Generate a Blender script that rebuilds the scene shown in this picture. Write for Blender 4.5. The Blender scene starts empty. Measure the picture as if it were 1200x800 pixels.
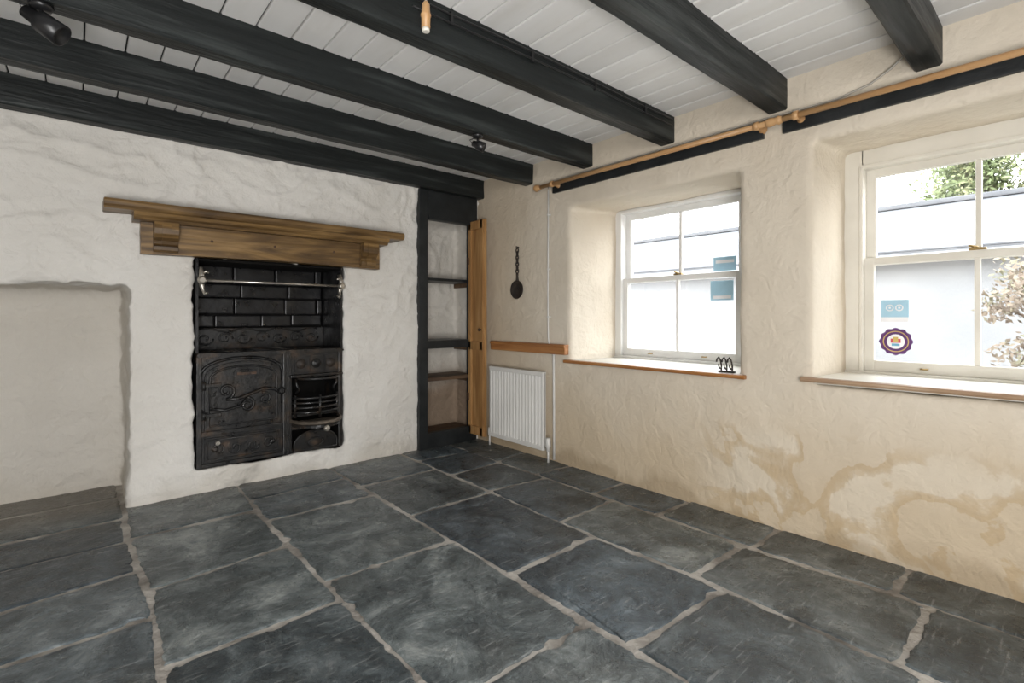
import bpy, bmesh, math, random
from mathutils import Vector, noise, Matrix
random.seed(7)
S = bpy.context.scene
S.view_settings.view_transform = 'Standard'
S.view_settings.look = 'None'
S.view_settings.exposure = 0.2

# ------------------------------------------------------------------ materials
def ramp_set(r, stops):
    el = r.color_ramp.elements
    while len(el) > 1: el.remove(el[-1])
    el[0].position = stops[0][0]; el[0].color = (*stops[0][1], 1)
    for p, c in stops[1:]:
        e = el.new(p); e.color = (*c, 1)

def mat(name, stops, scale=5, rough=0.6, bump=0.0, bscale=None, detail=6, metal=0.0, stretch=(1, 1, 1),
        rough_var=0.0, spec=0.5, distortion=0.0, bdist=0.01):
    m = bpy.data.materials.new(name); m.use_nodes = True
    nt = m.node_tree; N = nt.nodes; L = nt.links
    b = N['Principled BSDF']
    tc = N.new('ShaderNodeTexCoord'); mp = N.new('ShaderNodeMapping'); mp.inputs['Scale'].default_value = stretch
    L.new(tc.outputs['Object'], mp.inputs['Vector'])
    n = N.new('ShaderNodeTexNoise'); n.inputs['Scale'].default_value = scale; n.inputs['Detail'].default_value = detail
    n.inputs['Distortion'].default_value = distortion
    L.new(mp.outputs[0], n.inputs['Vector'])
    r = N.new('ShaderNodeValToRGB')
    if len(stops[0]) == 3: stops = [(0.35, stops[0]), (0.65, stops[1])]
    ramp_set(r, stops)
    L.new(n.outputs['Fac'], r.inputs['Fac']); L.new(r.outputs['Color'], b.inputs['Base Color'])
    b.inputs['Roughness'].default_value = rough; b.inputs['Metallic'].default_value = metal
    b.inputs['Specular IOR Level'].default_value = spec
    if rough_var:
        mr = N.new('ShaderNodeMapRange'); mr.inputs['To Min'].default_value = rough - rough_var
        mr.inputs['To Max'].default_value = rough + rough_var
        mr.inputs['From Min'].default_value = .3; mr.inputs['From Max'].default_value = .7
        n3 = N.new('ShaderNodeTexNoise'); n3.inputs['Scale'].default_value = scale * 1.7; n3.inputs['Detail'].default_value = 4
        L.new(mp.outputs[0], n3.inputs['Vector']); L.new(n3.outputs['Fac'], mr.inputs['Value']); L.new(mr.outputs[0], b.inputs['Roughness'])
    if bump:
        n2 = N.new('ShaderNodeTexNoise'); n2.inputs['Scale'].default_value = bscale or scale * 4; n2.inputs['Detail'].default_value = 5
        L.new(mp.outputs[0], n2.inputs['Vector'])
        bp = N.new('ShaderNodeBump'); bp.inputs['Strength'].default_value = bump; bp.inputs['Distance'].default_value = bdist
        L.new(n2.outputs['Fac'], bp.inputs['Height']); L.new(bp.outputs[0], b.inputs['Normal'])
    return m

def flat(name, c, rough=0.5, metal=0.0):
    return mat(name, [tuple(x * .93 for x in c), tuple(min(1, x * 1.05) for x in c)], scale=8, rough=rough, metal=metal)

M = {}
M['beam'] = mat('black_painted_oak', [(.3, (.007, .009, .009)), (.55, (.013, .016, .016)), (.70, (.040, .046, .045))], scale=6, rough=.5,
                bump=.6, bscale=18, stretch=(.25, 3, 3), rough_var=.12, spec=.35)
M['blackpaint'] = mat('black_gloss_paint', [(.3, (.007, .009, .010)), (.75, (.022, .025, .027))], scale=8, rough=.45, bump=.3, bscale=30, spec=.4)
M['iron'] = mat('cast_iron', [(.3, (.004, .004, .005)), (.50, (.010, .010, .010)), (.60, (.024, .018, .014)), (.72, (.075, .046, .028))], scale=11, rough=.40,
                bump=.5, bscale=55, rough_var=.16, bdist=.004)
M['tile'] = mat('black_glazed_brick', [(.3, (.004, .004, .005)), (.6, (.012, .012, .013)), (.75, (.03, .026, .022))], scale=9, rough=.34, bump=.6, bscale=11, rough_var=.12, spec=.4)
M['soot'] = mat('soot', [(.3, (.003, .003, .003)), (.7, (.008, .007, .006))], scale=9, rough=.9, bump=.3, spec=.2)
M['rust'] = mat('rusty_iron', [(.3, (.03, .02, .014)), (.6, (.09, .05, .03))], scale=20, rough=.7, bump=.3)
M['ash'] = mat('ash_tray_iron', [(.3, (.05, .04, .03)), (.7, (.16, .13, .10))], scale=16, rough=.6, bump=.3)
M['darkiron'] = mat('dark_wrought_iron', [(.3, (.012, .010, .009)), (.7, (.04, .028, .02))], scale=20, rough=.6, bump=.3)
M['steel'] = mat('polished_steel', [(.3, (.42, .40, .36)), (.7, (.62, .58, .52))], scale=12, rough=.28, metal=.85)
M['brass'] = mat('aged_brass', [(.3, (.30, .2, .08)), (.7, (.5, .36, .16))], scale=12, rough=.35, metal=.8)
M['mantel'] = mat('waxed_pine', [(.25, (.045, .024, .009)), (.45, (.12, .068, .024)), (.60, (.22, .13, .047)), (.75, (.31, .19, .075))], scale=3.2, rough=.42,
                  bump=.25, bscale=12, stretch=(.6, 6, 6), distortion=1.2, rough_var=.1)
M['pine'] = mat('orange_pine', [(.3, (.24, .115, .04)), (.55, (.39, .21, .078)), (.75, (.50, .30, .13))], scale=4, rough=.45,
                bump=.15, bscale=12, stretch=(5, 5, .5), distortion=.8)
M['pine_y'] = mat('varnished_pine_rail', [(.3, (.24, .09, .026)), (.55, (.36, .155, .048)), (.75, (.46, .235, .085))], scale=4, rough=.4,
                  bump=.15, bscale=12, stretch=(6, .5, 6), distortion=.8)
M['sillwood'] = mat('worn_sill_wood', [(.3, (.22, .13, .075)), (.55, (.36, .24, .15)), (.75, (.5, .38, .27))], scale=4, rough=.5,
                  bump=.15, bscale=12, stretch=(6, .5, 6), distortion=.8)
M['pole'] = mat('beech_pole', [(.3, (.40, .21, .085)), (.7, (.53, .32, .15))], scale=4, rough=.4, stretch=(6, .5, 6))
M['white'] = mat('white_gloss_paint', [(.3, (.66, .655, .63)), (.7, (.76, .75, .73))], scale=3, rough=.35, bump=.05)
M['cream'] = mat('cream_paint', [(.3, (.60, .57, .50)), (.7, (.70, .67, .60))], scale=4, rough=.45, bump=.08)
M['rad'] = mat('radiator_enamel', [(.3, (.66, .65, .62)), (.7, (.74, .73, .70))], scale=3, rough=.3)
M['plastic'] = flat('white_plastic', (.68, .67, .64), .4)
M['greycable'] = flat('grey_cable', (.42, .39, .34), .5)
M['blackplastic'] = flat('black_plastic', (.012, .012, .013), .35)
M['grout'] = mat('lime_mortar', [(.30, (.14, .125, .11)), (.45, (.30, .275, .245)), (.65, (.52, .49, .45))], scale=5, rough=.9, bump=.9, bscale=40)
M['shelf'] = mat('rough_shelf_wood', [(.3, (.06, .035, .022)), (.7, (.16, .095, .05))], scale=6, rough=.7, bump=.3, stretch=(.5, 4, 4))
M['blue'] = flat('blue_sticker_vinyl', (.16, .40, .55), .5)
M['paleblue'] = flat('pale_blue_vinyl', (.36, .57, .70), .5)
M['purple'] = flat('purple_vinyl', (.10, .03, .14), .5)
M['stickwhite'] = flat('white_vinyl', (.8, .8, .82), .5)
M['red'] = flat('red_vinyl', (.55, .08, .10), .5)
M['gold'] = flat('gold_vinyl', (.55, .40, .12), .5)
M['leaf'] = mat('leaves', [(.3, (.08, .105, .035)), (.5, (.14, .17, .07)), (.7, (.21, .20, .10))], scale=3, rough=.7)
M['bark'] = mat('bark', [(.3, (.10, .07, .05)), (.7, (.2, .15, .11))], scale=14, rough=.9, bump=.5)
M['dryleaf'] = mat('dry_leaves', [(.3, (.14, .10, .07)), (.5, (.21, .165, .12)), (.7, (.14, .155, .08))], scale=6, rough=.8)
M['render'] = mat('white_render', [(.35, (.235, .24, .245)), (.65, (.285, .288, .288))], scale=1.3, rough=.9, bump=.3, bscale=20)
M['roof'] = mat('roof_slate', [(.3, (.105, .107, .112)), (.7, (.135, .137, .14))], scale=3, rough=.85, bump=.3, spec=.2)
M['ground'] = mat('gravel_yard', [(.3, (.14, .13, .12)), (.7, (.24, .23, .21))], scale=30, rough=.95, bump=.6)

# glass
g = bpy.data.materials.new('window_glass'); g.use_nodes = True
nt = g.node_tree; nt.nodes.clear()
o = nt.nodes.new('ShaderNodeOutputMaterial'); mx = nt.nodes.new('ShaderNodeMixShader')
tr = nt.nodes.new('ShaderNodeBsdfTransparent'); gl = nt.nodes.new('ShaderNodeBsdfGlossy'); gl.inputs['Roughness'].default_value = .02
mx.inputs[0].default_value = .04
nt.links.new(tr.outputs[0], mx.inputs[1]); nt.links.new(gl.outputs[0], mx.inputs[2]); nt.links.new(mx.outputs[0], o.inputs[0])
M['glass'] = g

def plaster(name, base_lo, base_hi, damp=False, bump=.5):
    m = bpy.data.materials.new(name); m.use_nodes = True
    nt = m.node_tree; N = nt.nodes; L = nt.links; b = N['Principled BSDF']
    b.inputs['Roughness'].default_value = .88; b.inputs['Specular IOR Level'].default_value = .25
    tc = N.new('ShaderNodeTexCoord')
    n = N.new('ShaderNodeTexNoise'); n.inputs['Scale'].default_value = 1.6; n.inputs['Detail'].default_value = 7
    L.new(tc.outputs['Object'], n.inputs['Vector'])
    r = N.new('ShaderNodeValToRGB'); ramp_set(r, [(.35, base_lo), (.65, base_hi)]); L.new(n.outputs['Fac'], r.inputs['Fac'])
    col = r.outputs['Color']
    sep = N.new('ShaderNodeSeparateXYZ'); L.new(tc.outputs['Object'], sep.inputs[0])
    def math_(op, a, bb):
        q = N.new('ShaderNodeMath'); q.operation = op
        for i, v in enumerate((a, bb)):
            if isinstance(v, (int, float)): q.inputs[i].default_value = v
            else: L.new(v, q.inputs[i])
        return q.outputs[0]
    def mrange(v, a, bb, c=0, d=1):
        q = N.new('ShaderNodeMapRange'); q.interpolation_type = 'SMOOTHSTEP'
        L.new(v, q.inputs['Value']); q.inputs['From Min'].default_value = a; q.inputs['From Max'].default_value = bb
        q.inputs['To Min'].default_value = c; q.inputs['To Max'].default_value = d
        return q.outputs[0]
    def mixc(f, a, c):
        q = N.new('ShaderNodeMix'); q.data_type = 'RGBA'; L.new(f, q.inputs[0]); L.new(a, q.inputs[6]); q.inputs[7].default_value = (*c, 1)
        return q.outputs[2]
    n2 = N.new('ShaderNodeTexNoise'); n2.inputs['Scale'].default_value = 2.3; n2.inputs['Detail'].default_value = 8
    n2.inputs['Distortion'].default_value = .4
    L.new(tc.outputs['Object'], n2.inputs['Vector'])
    if damp:
        zz = math_('ADD', sep.outputs['Z'], math_('MULTIPLY', math_('SUBTRACT', n2.outputs['Fac'], .5), .5))
        f = mrange(zz, .80, .15)
        col = mixc(math_('MULTIPLY', f, .62), col, (.52, .405, .26))
        # tide marks: tan rings and pale blown patches, strongest right of the first window
        n3 = N.new('ShaderNodeTexNoise'); n3.inputs['Scale'].default_value = 3.0; n3.inputs['Detail'].default_value = 9; n3.inputs['Distortion'].default_value = .35
        L.new(tc.outputs['Object'], n3.inputs['Vector'])
        ymask = math_('MULTIPLY', mrange(sep.outputs['Y'], 1.55, 1.15), mrange(sep.outputs['Z'], .54, .42))
        ring = math_('SUBTRACT', mrange(n3.outputs['Fac'], .46, .475), mrange(n3.outputs['Fac'], .49, .56))
        col = mixc(math_('MULTIPLY', math_('MULTIPLY', ring, ymask), .50), col, (.45, .32, .17))
        pale = math_('MULTIPLY', mrange(n3.outputs['Fac'], .535, .56), ymask)
        col = mixc(math_('MULTIPLY', pale, .60), col, (.67, .60, .49))
        n5 = N.new('ShaderNodeTexNoise'); n5.inputs['Scale'].default_value = 1.1; n5.inputs['Detail'].default_value = 5
        L.new(tc.outputs['Object'], n5.inputs['Vector'])
        col = mixc(math_('MULTIPLY', mrange(n5.outputs['Fac'], .5, .7), .22), col, (.50, .38, .24))
        corner = math_('MULTIPLY', mrange(sep.outputs['Y'], 2.5, 3.2), .38)
        col = mixc(corner, col, (.50, .385, .25))
        edge = math_('MULTIPLY', mrange(zz, .10, .02), .5)
        col = mixc(edge, col, (.30, .22, .13))
    else:
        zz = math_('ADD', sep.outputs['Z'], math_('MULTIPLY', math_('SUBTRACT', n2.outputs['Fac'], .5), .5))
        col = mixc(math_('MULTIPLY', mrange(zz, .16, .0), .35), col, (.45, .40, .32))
        # darker tan in the recess and cupboard interior, stronger with depth
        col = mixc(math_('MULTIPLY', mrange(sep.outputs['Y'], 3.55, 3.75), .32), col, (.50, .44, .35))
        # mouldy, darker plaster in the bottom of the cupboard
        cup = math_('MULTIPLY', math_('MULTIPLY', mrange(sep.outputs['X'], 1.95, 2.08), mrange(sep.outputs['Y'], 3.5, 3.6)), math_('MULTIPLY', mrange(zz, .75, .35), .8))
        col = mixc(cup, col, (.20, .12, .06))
        # soot-stained lining of the range opening
        so = math_('MULTIPLY', math_('MULTIPLY', mrange(sep.outputs['X'], .50, .53), mrange(sep.outputs['X'], 1.46, 1.43)), math_('MULTIPLY', mrange(sep.outputs['Y'], 3.485, 3.51), mrange(sep.outputs['Z'], 1.44, 1.41)))
        col = mixc(so, col, (.01, .009, .008))
    L.new(col, b.inputs['Base Color'])
    n4 = N.new('ShaderNodeTexNoise'); n4.inputs['Scale'].default_value = 45; n4.inputs['Detail'].default_value = 4
    L.new(tc.outputs['Object'], n4.inputs['Vector'])
    n6 = N.new('ShaderNodeTexNoise'); n6.inputs['Scale'].default_value = 9; n6.inputs['Detail'].default_value = 3; n6.inputs['Distortion'].default_value = 1.5
    L.new(tc.outputs['Object'], n6.inputs['Vector'])
    h = math_('ADD', math_('MULTIPLY', n4.outputs['Fac'], .45), n6.outputs['Fac'])
    bp = N.new('ShaderNodeBump'); bp.inputs['Strength'].default_value = bump; bp.inputs['Distance'].default_value = .014
    L.new(h, bp.inputs['Height']); L.new(bp.outputs[0], b.inputs['Normal'])
    return m
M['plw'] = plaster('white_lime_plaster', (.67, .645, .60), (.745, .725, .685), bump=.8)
M['plc'] = plaster('cream_lime_plaster', (.60, .53, .43), (.67, .605, .505), damp=True, bump=.6)

def slate():
    m = bpy.data.materials.new('slate_flagstone'); m.use_nodes = True
    nt = m.node_tree; N = nt.nodes; L = nt.links; b = N['Principled BSDF']
    tc = N.new('ShaderNodeTexCoord'); geo = N.new('ShaderNodeNewGeometry')
    mu = N.new('ShaderNodeMath'); mu.operation = 'MULTIPLY'; mu.inputs[1].default_value = 30; L.new(geo.outputs['Random Per Island'], mu.inputs[0])
    def nz(scale, detail, rough, dist, four=True):
        n = N.new('ShaderNodeTexNoise')
        if four: n.noise_dimensions = '4D'
        n.inputs['Scale'].default_value = scale; n.inputs['Detail'].default_value = detail; n.inputs['Roughness'].default_value = rough
        n.inputs['Distortion'].default_value = dist; L.new(tc.outputs['Object'], n.inputs['Vector'])
        if four: L.new(mu.outputs[0], n.inputs['W'])
        return n.outputs['Fac']
    def mr(v, a, b_, c, d):
        q = N.new('ShaderNodeMapRange'); L.new(v, q.inputs['Value'])
        for k_, x_ in zip(('From Min', 'From Max', 'To Min', 'To Max'), (a, b_, c, d)): q.inputs[k_].default_value = x_
        return q.outputs[0]
    def mixc(f, a, c, mode='MIX'):
        q = N.new('ShaderNodeMix'); q.data_type = 'RGBA'; q.blend_type = mode
        for i, v in ((0, f), (6, a), (7, c)):
            if isinstance(v, (int, float)): q.inputs[i].default_value = v
            elif isinstance(v, tuple): q.inputs[i].default_value = (*v, 1)
            else: L.new(v, q.inputs[i])
        return q.outputs[2]
    big = nz(3.6, 12, .78, 1.0); fine = nz(15, 8, .8, .3); bl = nz(1.7, 4, .5, .3)
    r = N.new('ShaderNodeValToRGB'); ramp_set(r, [(.34, (.016, .021, .024)), (.46, (.046, .056, .061)), (.55, (.105, .121, .127)), (.67, (.25, .265, .268))])
    L.new(big, r.inputs['Fac'])
    r2 = N.new('ShaderNodeValToRGB'); r2.color_ramp.interpolation = 'CONSTANT'
    ramp_set(r2, [(0, (.58, .66, .74)), (.2, (1.08, 1.08, 1.05)), (.38, (.80, .92, 1.03)), (.55, (1.45, 1.45, 1.40)), (.7, (.78, .83, .85)), (.85, (1.25, 1.3, 1.34))])
    L.new(geo.outputs['Random Per Island'], r2.inputs['Fac'])
    c = mixc(1.0, r.outputs[0], r2.outputs[0], 'MULTIPLY')
    c = mixc(mr(bl, .55, .68, 0, .25), c, (.13, .12, .095))          # ochre-ish patches
    c = mixc(mr(fine, .55, .72, 0, .6), c, (.34, .35, .345))         # pale scuffs
    # scratches
    for rot, sc in ((.7, 22), (-.9, 26)):
        mp = N.new('ShaderNodeMapping'); mp.inputs['Scale'].default_value = (2.5, sc, 3); mp.inputs['Rotation'].default_value = (0, 0, rot)
        L.new(tc.outputs['Object'], mp.inputs[0]); ns = N.new('ShaderNodeTexNoise'); ns.inputs['Scale'].default_value = 3; ns.inputs['Detail'].default_value = 6
        L.new(mp.outputs[0], ns.inputs['Vector']); c = mixc(mr(ns.outputs['Fac'], .62, .70, 0, .4), c, (.38, .39, .385))
    sep = N.new('ShaderNodeSeparateXYZ'); L.new(tc.outputs['Object'], sep.inputs[0])
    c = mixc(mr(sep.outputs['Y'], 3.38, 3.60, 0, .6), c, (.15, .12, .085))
    L.new(c, b.inputs['Base Color'])
    L.new(mr(fine, .32, .68, .17, .46), b.inputs['Roughness'])
    hb = N.new('ShaderNodeMath'); hb.operation = 'MULTIPLY_ADD'; L.new(fine, hb.inputs[0]); hb.inputs[1].default_value = .18; L.new(nz(5, 9, .64, .9), hb.inputs[2])
    bp = N.new('ShaderNodeBump'); bp.inputs['Strength'].default_value = .9; bp.inputs['Distance'].default_value = .026
    L.new(hb.outputs[0], bp.inputs['Height']); L.new(bp.outputs[0], b.inputs['Normal'])
    return m
M['slate'] = slate()

def boards():
    m = bpy.data.materials.new('white_painted_boards'); m.use_nodes = True
    nt = m.node_tree; N = nt.nodes; L = nt.links; b = N['Principled BSDF']
    tc = N.new('ShaderNodeTexCoord'); geo = N.new('ShaderNodeNewGeometry'); mp = N.new('ShaderNodeMapping'); mp.inputs['Scale'].default_value = (6, 1.2, 4)
    L.new(tc.outputs['Object'], mp.inputs[0])
    n = N.new('ShaderNodeTexNoise'); n.inputs['Scale'].default_value = 2.0; n.inputs['Detail'].default_value = 5; L.new(mp.outputs[0], n.inputs['Vector'])
    r = N.new('ShaderNodeValToRGB'); ramp_set(r, [(.25, (.76, .745, .715)), (.45, (.81, .80, .78)), (.75, (.84, .835, .82))]); L.new(n.outputs['Fac'], r.inputs['Fac'])
    r2 = N.new('ShaderNodeMapRange'); r2.inputs['To Min'].default_value = .89; L.new(geo.outputs['Random Per Island'], r2.inputs['Value'])
    mx = N.new('ShaderNodeMix'); mx.data_type = 'RGBA'; mx.blend_type = 'MULTIPLY'; mx.inputs[0].default_value = 1
    L.new(r.outputs[0], mx.inputs[6]); L.new(r2.outputs[0], mx.inputs[7]); L.new(mx.outputs[2], b.inputs['Base Color'])
    b.inputs['Roughness'].default_value = .5
    return m
M['boards'] = boards()

# ------------------------------------------------------------------ mesh builder
class MB:
    def __init__(s): s.bm = bmesh.new(); s.mats = []
    def mi(s, k):
        if k not in s.mats: s.mats.append(k)
        return s.mats.index(k)
    def _fin(s, faces, k, smooth):
        i = s.mi(k)
        for f in faces: f.material_index = i; f.smooth = smooth
    def box(s, x0, x1, y0, y1, z0, z1, k, bev=0.0):
        vs = [s.bm.verts.new(p) for p in [(x0,y0,z0),(x1,y0,z0),(x1,y1,z0),(x0,y1,z0),(x0,y0,z1),(x1,y0,z1),(x1,y1,z1),(x0,y1,z1)]]
        fs = [s.bm.faces.new([vs[i] for i in q]) for q in [(0,3,2,1),(4,5,6,7),(0,1,5,4),(1,2,6,5),(2,3,7,6),(3,0,4,7)]]
        s._fin(fs, k, False)
        if bev:
            es = list({e for f in fs for e in f.edges})
            r = bmesh.ops.bevel(s.bm, geom=es, offset=bev, segments=2, affect='EDGES', profile=.6)
            s._fin(r['faces'], k, False)
        return vs
    def prism(s, poly, ax, a, b, k, bev=0.0, smooth=False):
        """poly: 2d list; ax 'x': poly=(y,z); 'y': poly=(x,z); 'z': poly=(x,y)"""
        def P(p, t): return {'x': (t, p[0], p[1]), 'y': (p[0], t, p[1]), 'z': (p[0], p[1], t)}[ax]
        A = [s.bm.verts.new(P(p, a)) for p in poly]; B = [s.bm.verts.new(P(p, b)) for p in poly]
        n = len(poly); fs = [s.bm.faces.new(A), s.bm.faces.new(B[::-1])]
        sd = [s.bm.faces.new([A[i], B[i], B[(i+1) % n], A[(i+1) % n]]) for i in range(n)]
        s._fin(fs, k, False); s._fin(sd, k, smooth)
        bmesh.ops.recalc_face_normals(s.bm, faces=fs + sd)
        if bev:
            es = list({e for f in fs for e in f.edges})
            r = bmesh.ops.bevel(s.bm, geom=es, offset=bev, segments=2, affect='EDGES'); s._fin(r['faces'], k, False)
    def tube(s, pts, r, k, seg=8, closed=False):
        pts = [Vector(p) for p in pts]; n = len(pts); rs = r if isinstance(r, (list, tuple)) else [r] * n
        rings = []; prev = None
        for i, p in enumerate(pts):
            if closed: t = pts[(i+1) % n] - pts[i-1]
            else: t = pts[min(i+1, n-1)] - pts[max(i-1, 0)]
            if t.length < 1e-9: t = Vector((0, 0, 1))
            t.normalize()
            if prev is None:
                a = Vector((0, 0, 1)) if abs(t.z) < .9 else Vector((1, 0, 0)); u = t.cross(a).normalized()
            else:
                u = (prev - t * prev.dot(t))
                if u.length < 1e-6: u = t.orthogonal()
                u.normalize()
            prev = u; v = t.cross(u)
            rings.append([s.bm.verts.new(p + (u * math.cos(2*math.pi*j/seg) + v * math.sin(2*math.pi*j/seg)) * rs[i]) for j in range(seg)])
        fs = []
        for i in range(n if closed else n-1):
            A, B = rings[i], rings[(i+1) % n]
            for j in range(seg): fs.append(s.bm.faces.new([A[j], A[(j+1) % seg], B[(j+1) % seg], B[j]]))
        s._fin(fs, k, True)
        caps = []
        if not closed: caps = [s.bm.faces.new(rings[0][::-1]), s.bm.faces.new(rings[-1])]; s._fin(caps, k, False)
        bmesh.ops.recalc_face_normals(s.bm, faces=fs + caps)
    def cyl(s, p0, p1, r, k, seg=20, r1=None): s.tube([p0, p1], [r, r if r1 is None else r1], k, seg)
    def lathe(s, o, d, prof, k, seg=24):
        """prof: (dist along d, radius)"""
        d = Vector(d).normalized(); o = Vector(o); u = d.orthogonal().normalized(); v = d.cross(u); rings = []
        for t, r in prof: rings.append([s.bm.verts.new(o + d*t + (u*math.cos(2*math.pi*j/seg) + v*math.sin(2*math.pi*j/seg)) * max(r, 1e-4)) for j in range(seg)])
        fs = []
        for A, B in zip(rings, rings[1:]):
            for j in range(seg): fs.append(s.bm.faces.new([A[j], A[(j+1) % seg], B[(j+1) % seg], B[j]]))
        s._fin(fs, k, True); caps = [s.bm.faces.new(rings[0][::-1]), s.bm.faces.new(rings[-1])]; s._fin(caps, k, False)
        bmesh.ops.recalc_face_normals(s.bm, faces=fs + caps)
    def done(s, name, recenter=True, parent=None):
        me = bpy.data.meshes.new(name); s.bm.to_mesh(me); s.bm.free()
        for k in s.mats: me.materials.append(M[k])
        ob = bpy.data.objects.new(name, me); S.collection.objects.link(ob)
        if recenter and len(me.vertices):
            c = [[v.co[i] for v in me.vertices] for i in range(3)]
            ct = Vector([(min(a) + max(a)) / 2 for a in c]); me.transform(Matrix.Translation(-ct)); ob.location = ct
        if parent:
            ob.parent = parent; ob.matrix_parent_inverse = Matrix.Translation(-parent.location)
        return ob

def temp_box(x0, x1, y0, y1, z0, z1):
    b = MB(); b.box(x0, x1, y0, y1, z0, z1, 'white'); return b.done('tmp', False)
def temp_hex(front, back):
    bm = bmesh.new(); A = [bm.verts.new(p) for p in front]; B = [bm.verts.new(p) for p in back]
    bm.faces.new(A); bm.faces.new(B[::-1])
    for i in range(4): bm.faces.new([A[i], B[i], B[(i+1) % 4], A[(i+1) % 4]])
    bmesh.ops.recalc_face_normals(bm, faces=bm.faces)
    me = bpy.data.meshes.new('t'); bm.to_mesh(me); bm.free(); ob = bpy.data.objects.new('t', me); S.collection.objects.link(ob); return ob

def sculpt_wall(name, base, cutters, m, voxel=.016, smooth=5, disp=None):
    for c in cutters:
        md = base.modifiers.new('b', 'BOOLEAN'); md.object = c; md.operation = 'DIFFERENCE'; md.solver = 'EXACT'
    md = base.modifiers.new('r', 'REMESH'); md.mode = 'VOXEL'; md.voxel_size = voxel
    md = base.modifiers.new('s', 'SMOOTH'); md.factor = .5; md.iterations = smooth
    dg = bpy.context.evaluated_depsgraph_get(); dg.update()
    me = bpy.data.meshes.new_from_object(base.evaluated_get(dg)); me.name = name
    norms = [v.normal.copy() for v in me.vertices]
    for v, nn in zip(me.vertices, norms): v.co += nn * disp(v.co)
    for p in me.polygons: p.use_smooth = True; p.material_index = 0
    me.materials.clear(); me.materials.append(m)
    for c in cutters + [base]: bpy.data.objects.remove(c, do_unlink=True)
    ob = bpy.data.objects.new(name, me); S.collection.objects.link(ob); return ob

W, B, CE, BU = 2.63, 3.48, 2.22, 2.07
def disp_back(p):
    a = noise.fractal(Vector((p.x * 2.2, p.y, p.z * 2.8)), .75, 2.1, 6) * .020
    q = Vector((p.x * 3 + noise.noise(p * 2) * 1.8, p.y * 2, p.z * 5 + noise.noise(p * 1.7 + Vector((9, 0, 0))) * 1.8))
    rdg = (1 - abs(noise.noise(q)) * 2.0); rdg = max(0, rdg - .70) * .055
    q2 = Vector((p.x * 7 + noise.noise(p * 4) * 2, p.y * 2 + 5, p.z * 8))
    r2 = max(0, 1 - abs(noise.noise(q2)) * 2 - .7) * .026
    up = min(1, max(.4, (p.z - .2) / 1.3))
    return a + (rdg + r2) * up + noise.noise(p * 16) * .0026 - .004
def disp_right(p):
    return noise.fractal(Vector((p.x, p.y * 1.3, p.z * 1.5)), 1, 2.1, 4) * .009 + noise.noise(p * 14) * .002 + max(0, .25 - abs(noise.noise(p * 3.1))) * .012

base = temp_box(-1.45, 3.18, B, 4.2, -.12, 2.34)
cuts = [temp_box(-1.05, .209, B - .2, 4.0, -.3, 1.225), temp_box(.526, 1.43, B - .2, 3.90, .135, 1.412), temp_box(2.085, 2.615, B - .2, 3.80, -.3, 2.05)]
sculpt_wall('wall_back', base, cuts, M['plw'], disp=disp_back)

WX = 3.18
base = temp_box(W, WX, -1.45, 3.56, -.12, 2.34)
def wincut(a0, a1, za, zb, b0, b1, zc, zd):
    x0, x1 = W - .1, WX + .1
    def e(o, i): return o + (i - o) * (-.1) / (3.06 - W), o + (i - o) * (x1 - W) / (3.06 - W)
    (p0, q0), (p1, q1), (r0, s0), (r1, s1) = e(a0, b0), e(a1, b1), e(za, zc), e(zb, zd)
    return temp_hex([(x0, p0, r0), (x0, p1, r0), (x0, p1, r1), (x0, p0, r1)], [(x1, q0, s0), (x1, q1, s0), (x1, q1, s1), (x1, q0, s1)])
cuts = [wincut(1.195, 2.405, .735, 1.832, 1.33, 2.335, .735, 1.845), wincut(-.30, .858, .735, 1.888, -.20, .83, .735, 1.905)]
sculpt_wall('wall_right', base, cuts, M['plc'], disp=disp_right)

b = MB(); b.box(-1.55, -1.42, -1.5, 4.2, -.12, 2.34, 'plw'); b.done('wall_left', False)
b = MB(); b.box(-1.5, 3.2, -1.55, -1.42, -.12, 2.34, 'plw'); b.done('wall_rear', False)

# ------------------------------------------------------------------ ceiling (boards run away from the range wall)
b = MB(); x = -1.42
while x < 2.64:
    w = random.uniform(.125, .14)
    b.box(x + .0028, min(x + w - .0028, 2.70), -1.42, 3.50, CE + random.uniform(0, .002), CE + .02, 'boards', .007); x += w
b.box(-1.5, 3.2, -1.5, 4.2, CE + .018, CE + .12, 'beam')
b.done('ceiling', False)

# beams
for yf in (3.482, 2.875, 2.285, 1.675, 1.06, .475, -.13, -.74, -1.3):
    bm = bmesh.new(); n = 60; w = .092; x0, x1 = -1.42, W + .02; secs = []
    if yf > 3.4: x1 = W + .01
    for i in range(n + 1):
        t = i / n; xx = x0 + (x1 - x0) * t
        f = lambda s, a=.004: noise.noise(Vector((xx * 2.2, yf * 7, s * 5))) * a + noise.noise(Vector((xx * 9, yf * 3, s * 5))) * .0015
        c = .007 + .004 * abs(noise.noise(Vector((xx * 6, yf * 5, 1))))
        y0 = yf - w + f(0); y1 = yf + f(1); zb = BU + f(2)
        secs.append([bm.verts.new(q) for q in [(xx, y0, CE + .005), (xx, y0, zb + c), (xx, y0 + c, zb), (xx, y1 - c, zb), (xx, y1, zb + c), (xx, y1, CE + .005)]])
    for A, C in zip(secs, secs[1:]):
        for j in range(6): bm.faces.new([A[j], A[(j+1) % 6], C[(j+1) % 6], C[j]])
    bm.faces.new(secs[0]); bm.faces.new(secs[-1][::-1]); bmesh.ops.recalc_face_normals(bm, faces=bm.faces)
    me = bpy.data.meshes.new('ceiling_beam'); bm.to_mesh(me); bm.free(); me.materials.append(M['beam'])
    ob = bpy.data.objects.new('ceiling_beam', me); S.collection.objects.link(ob)

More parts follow.
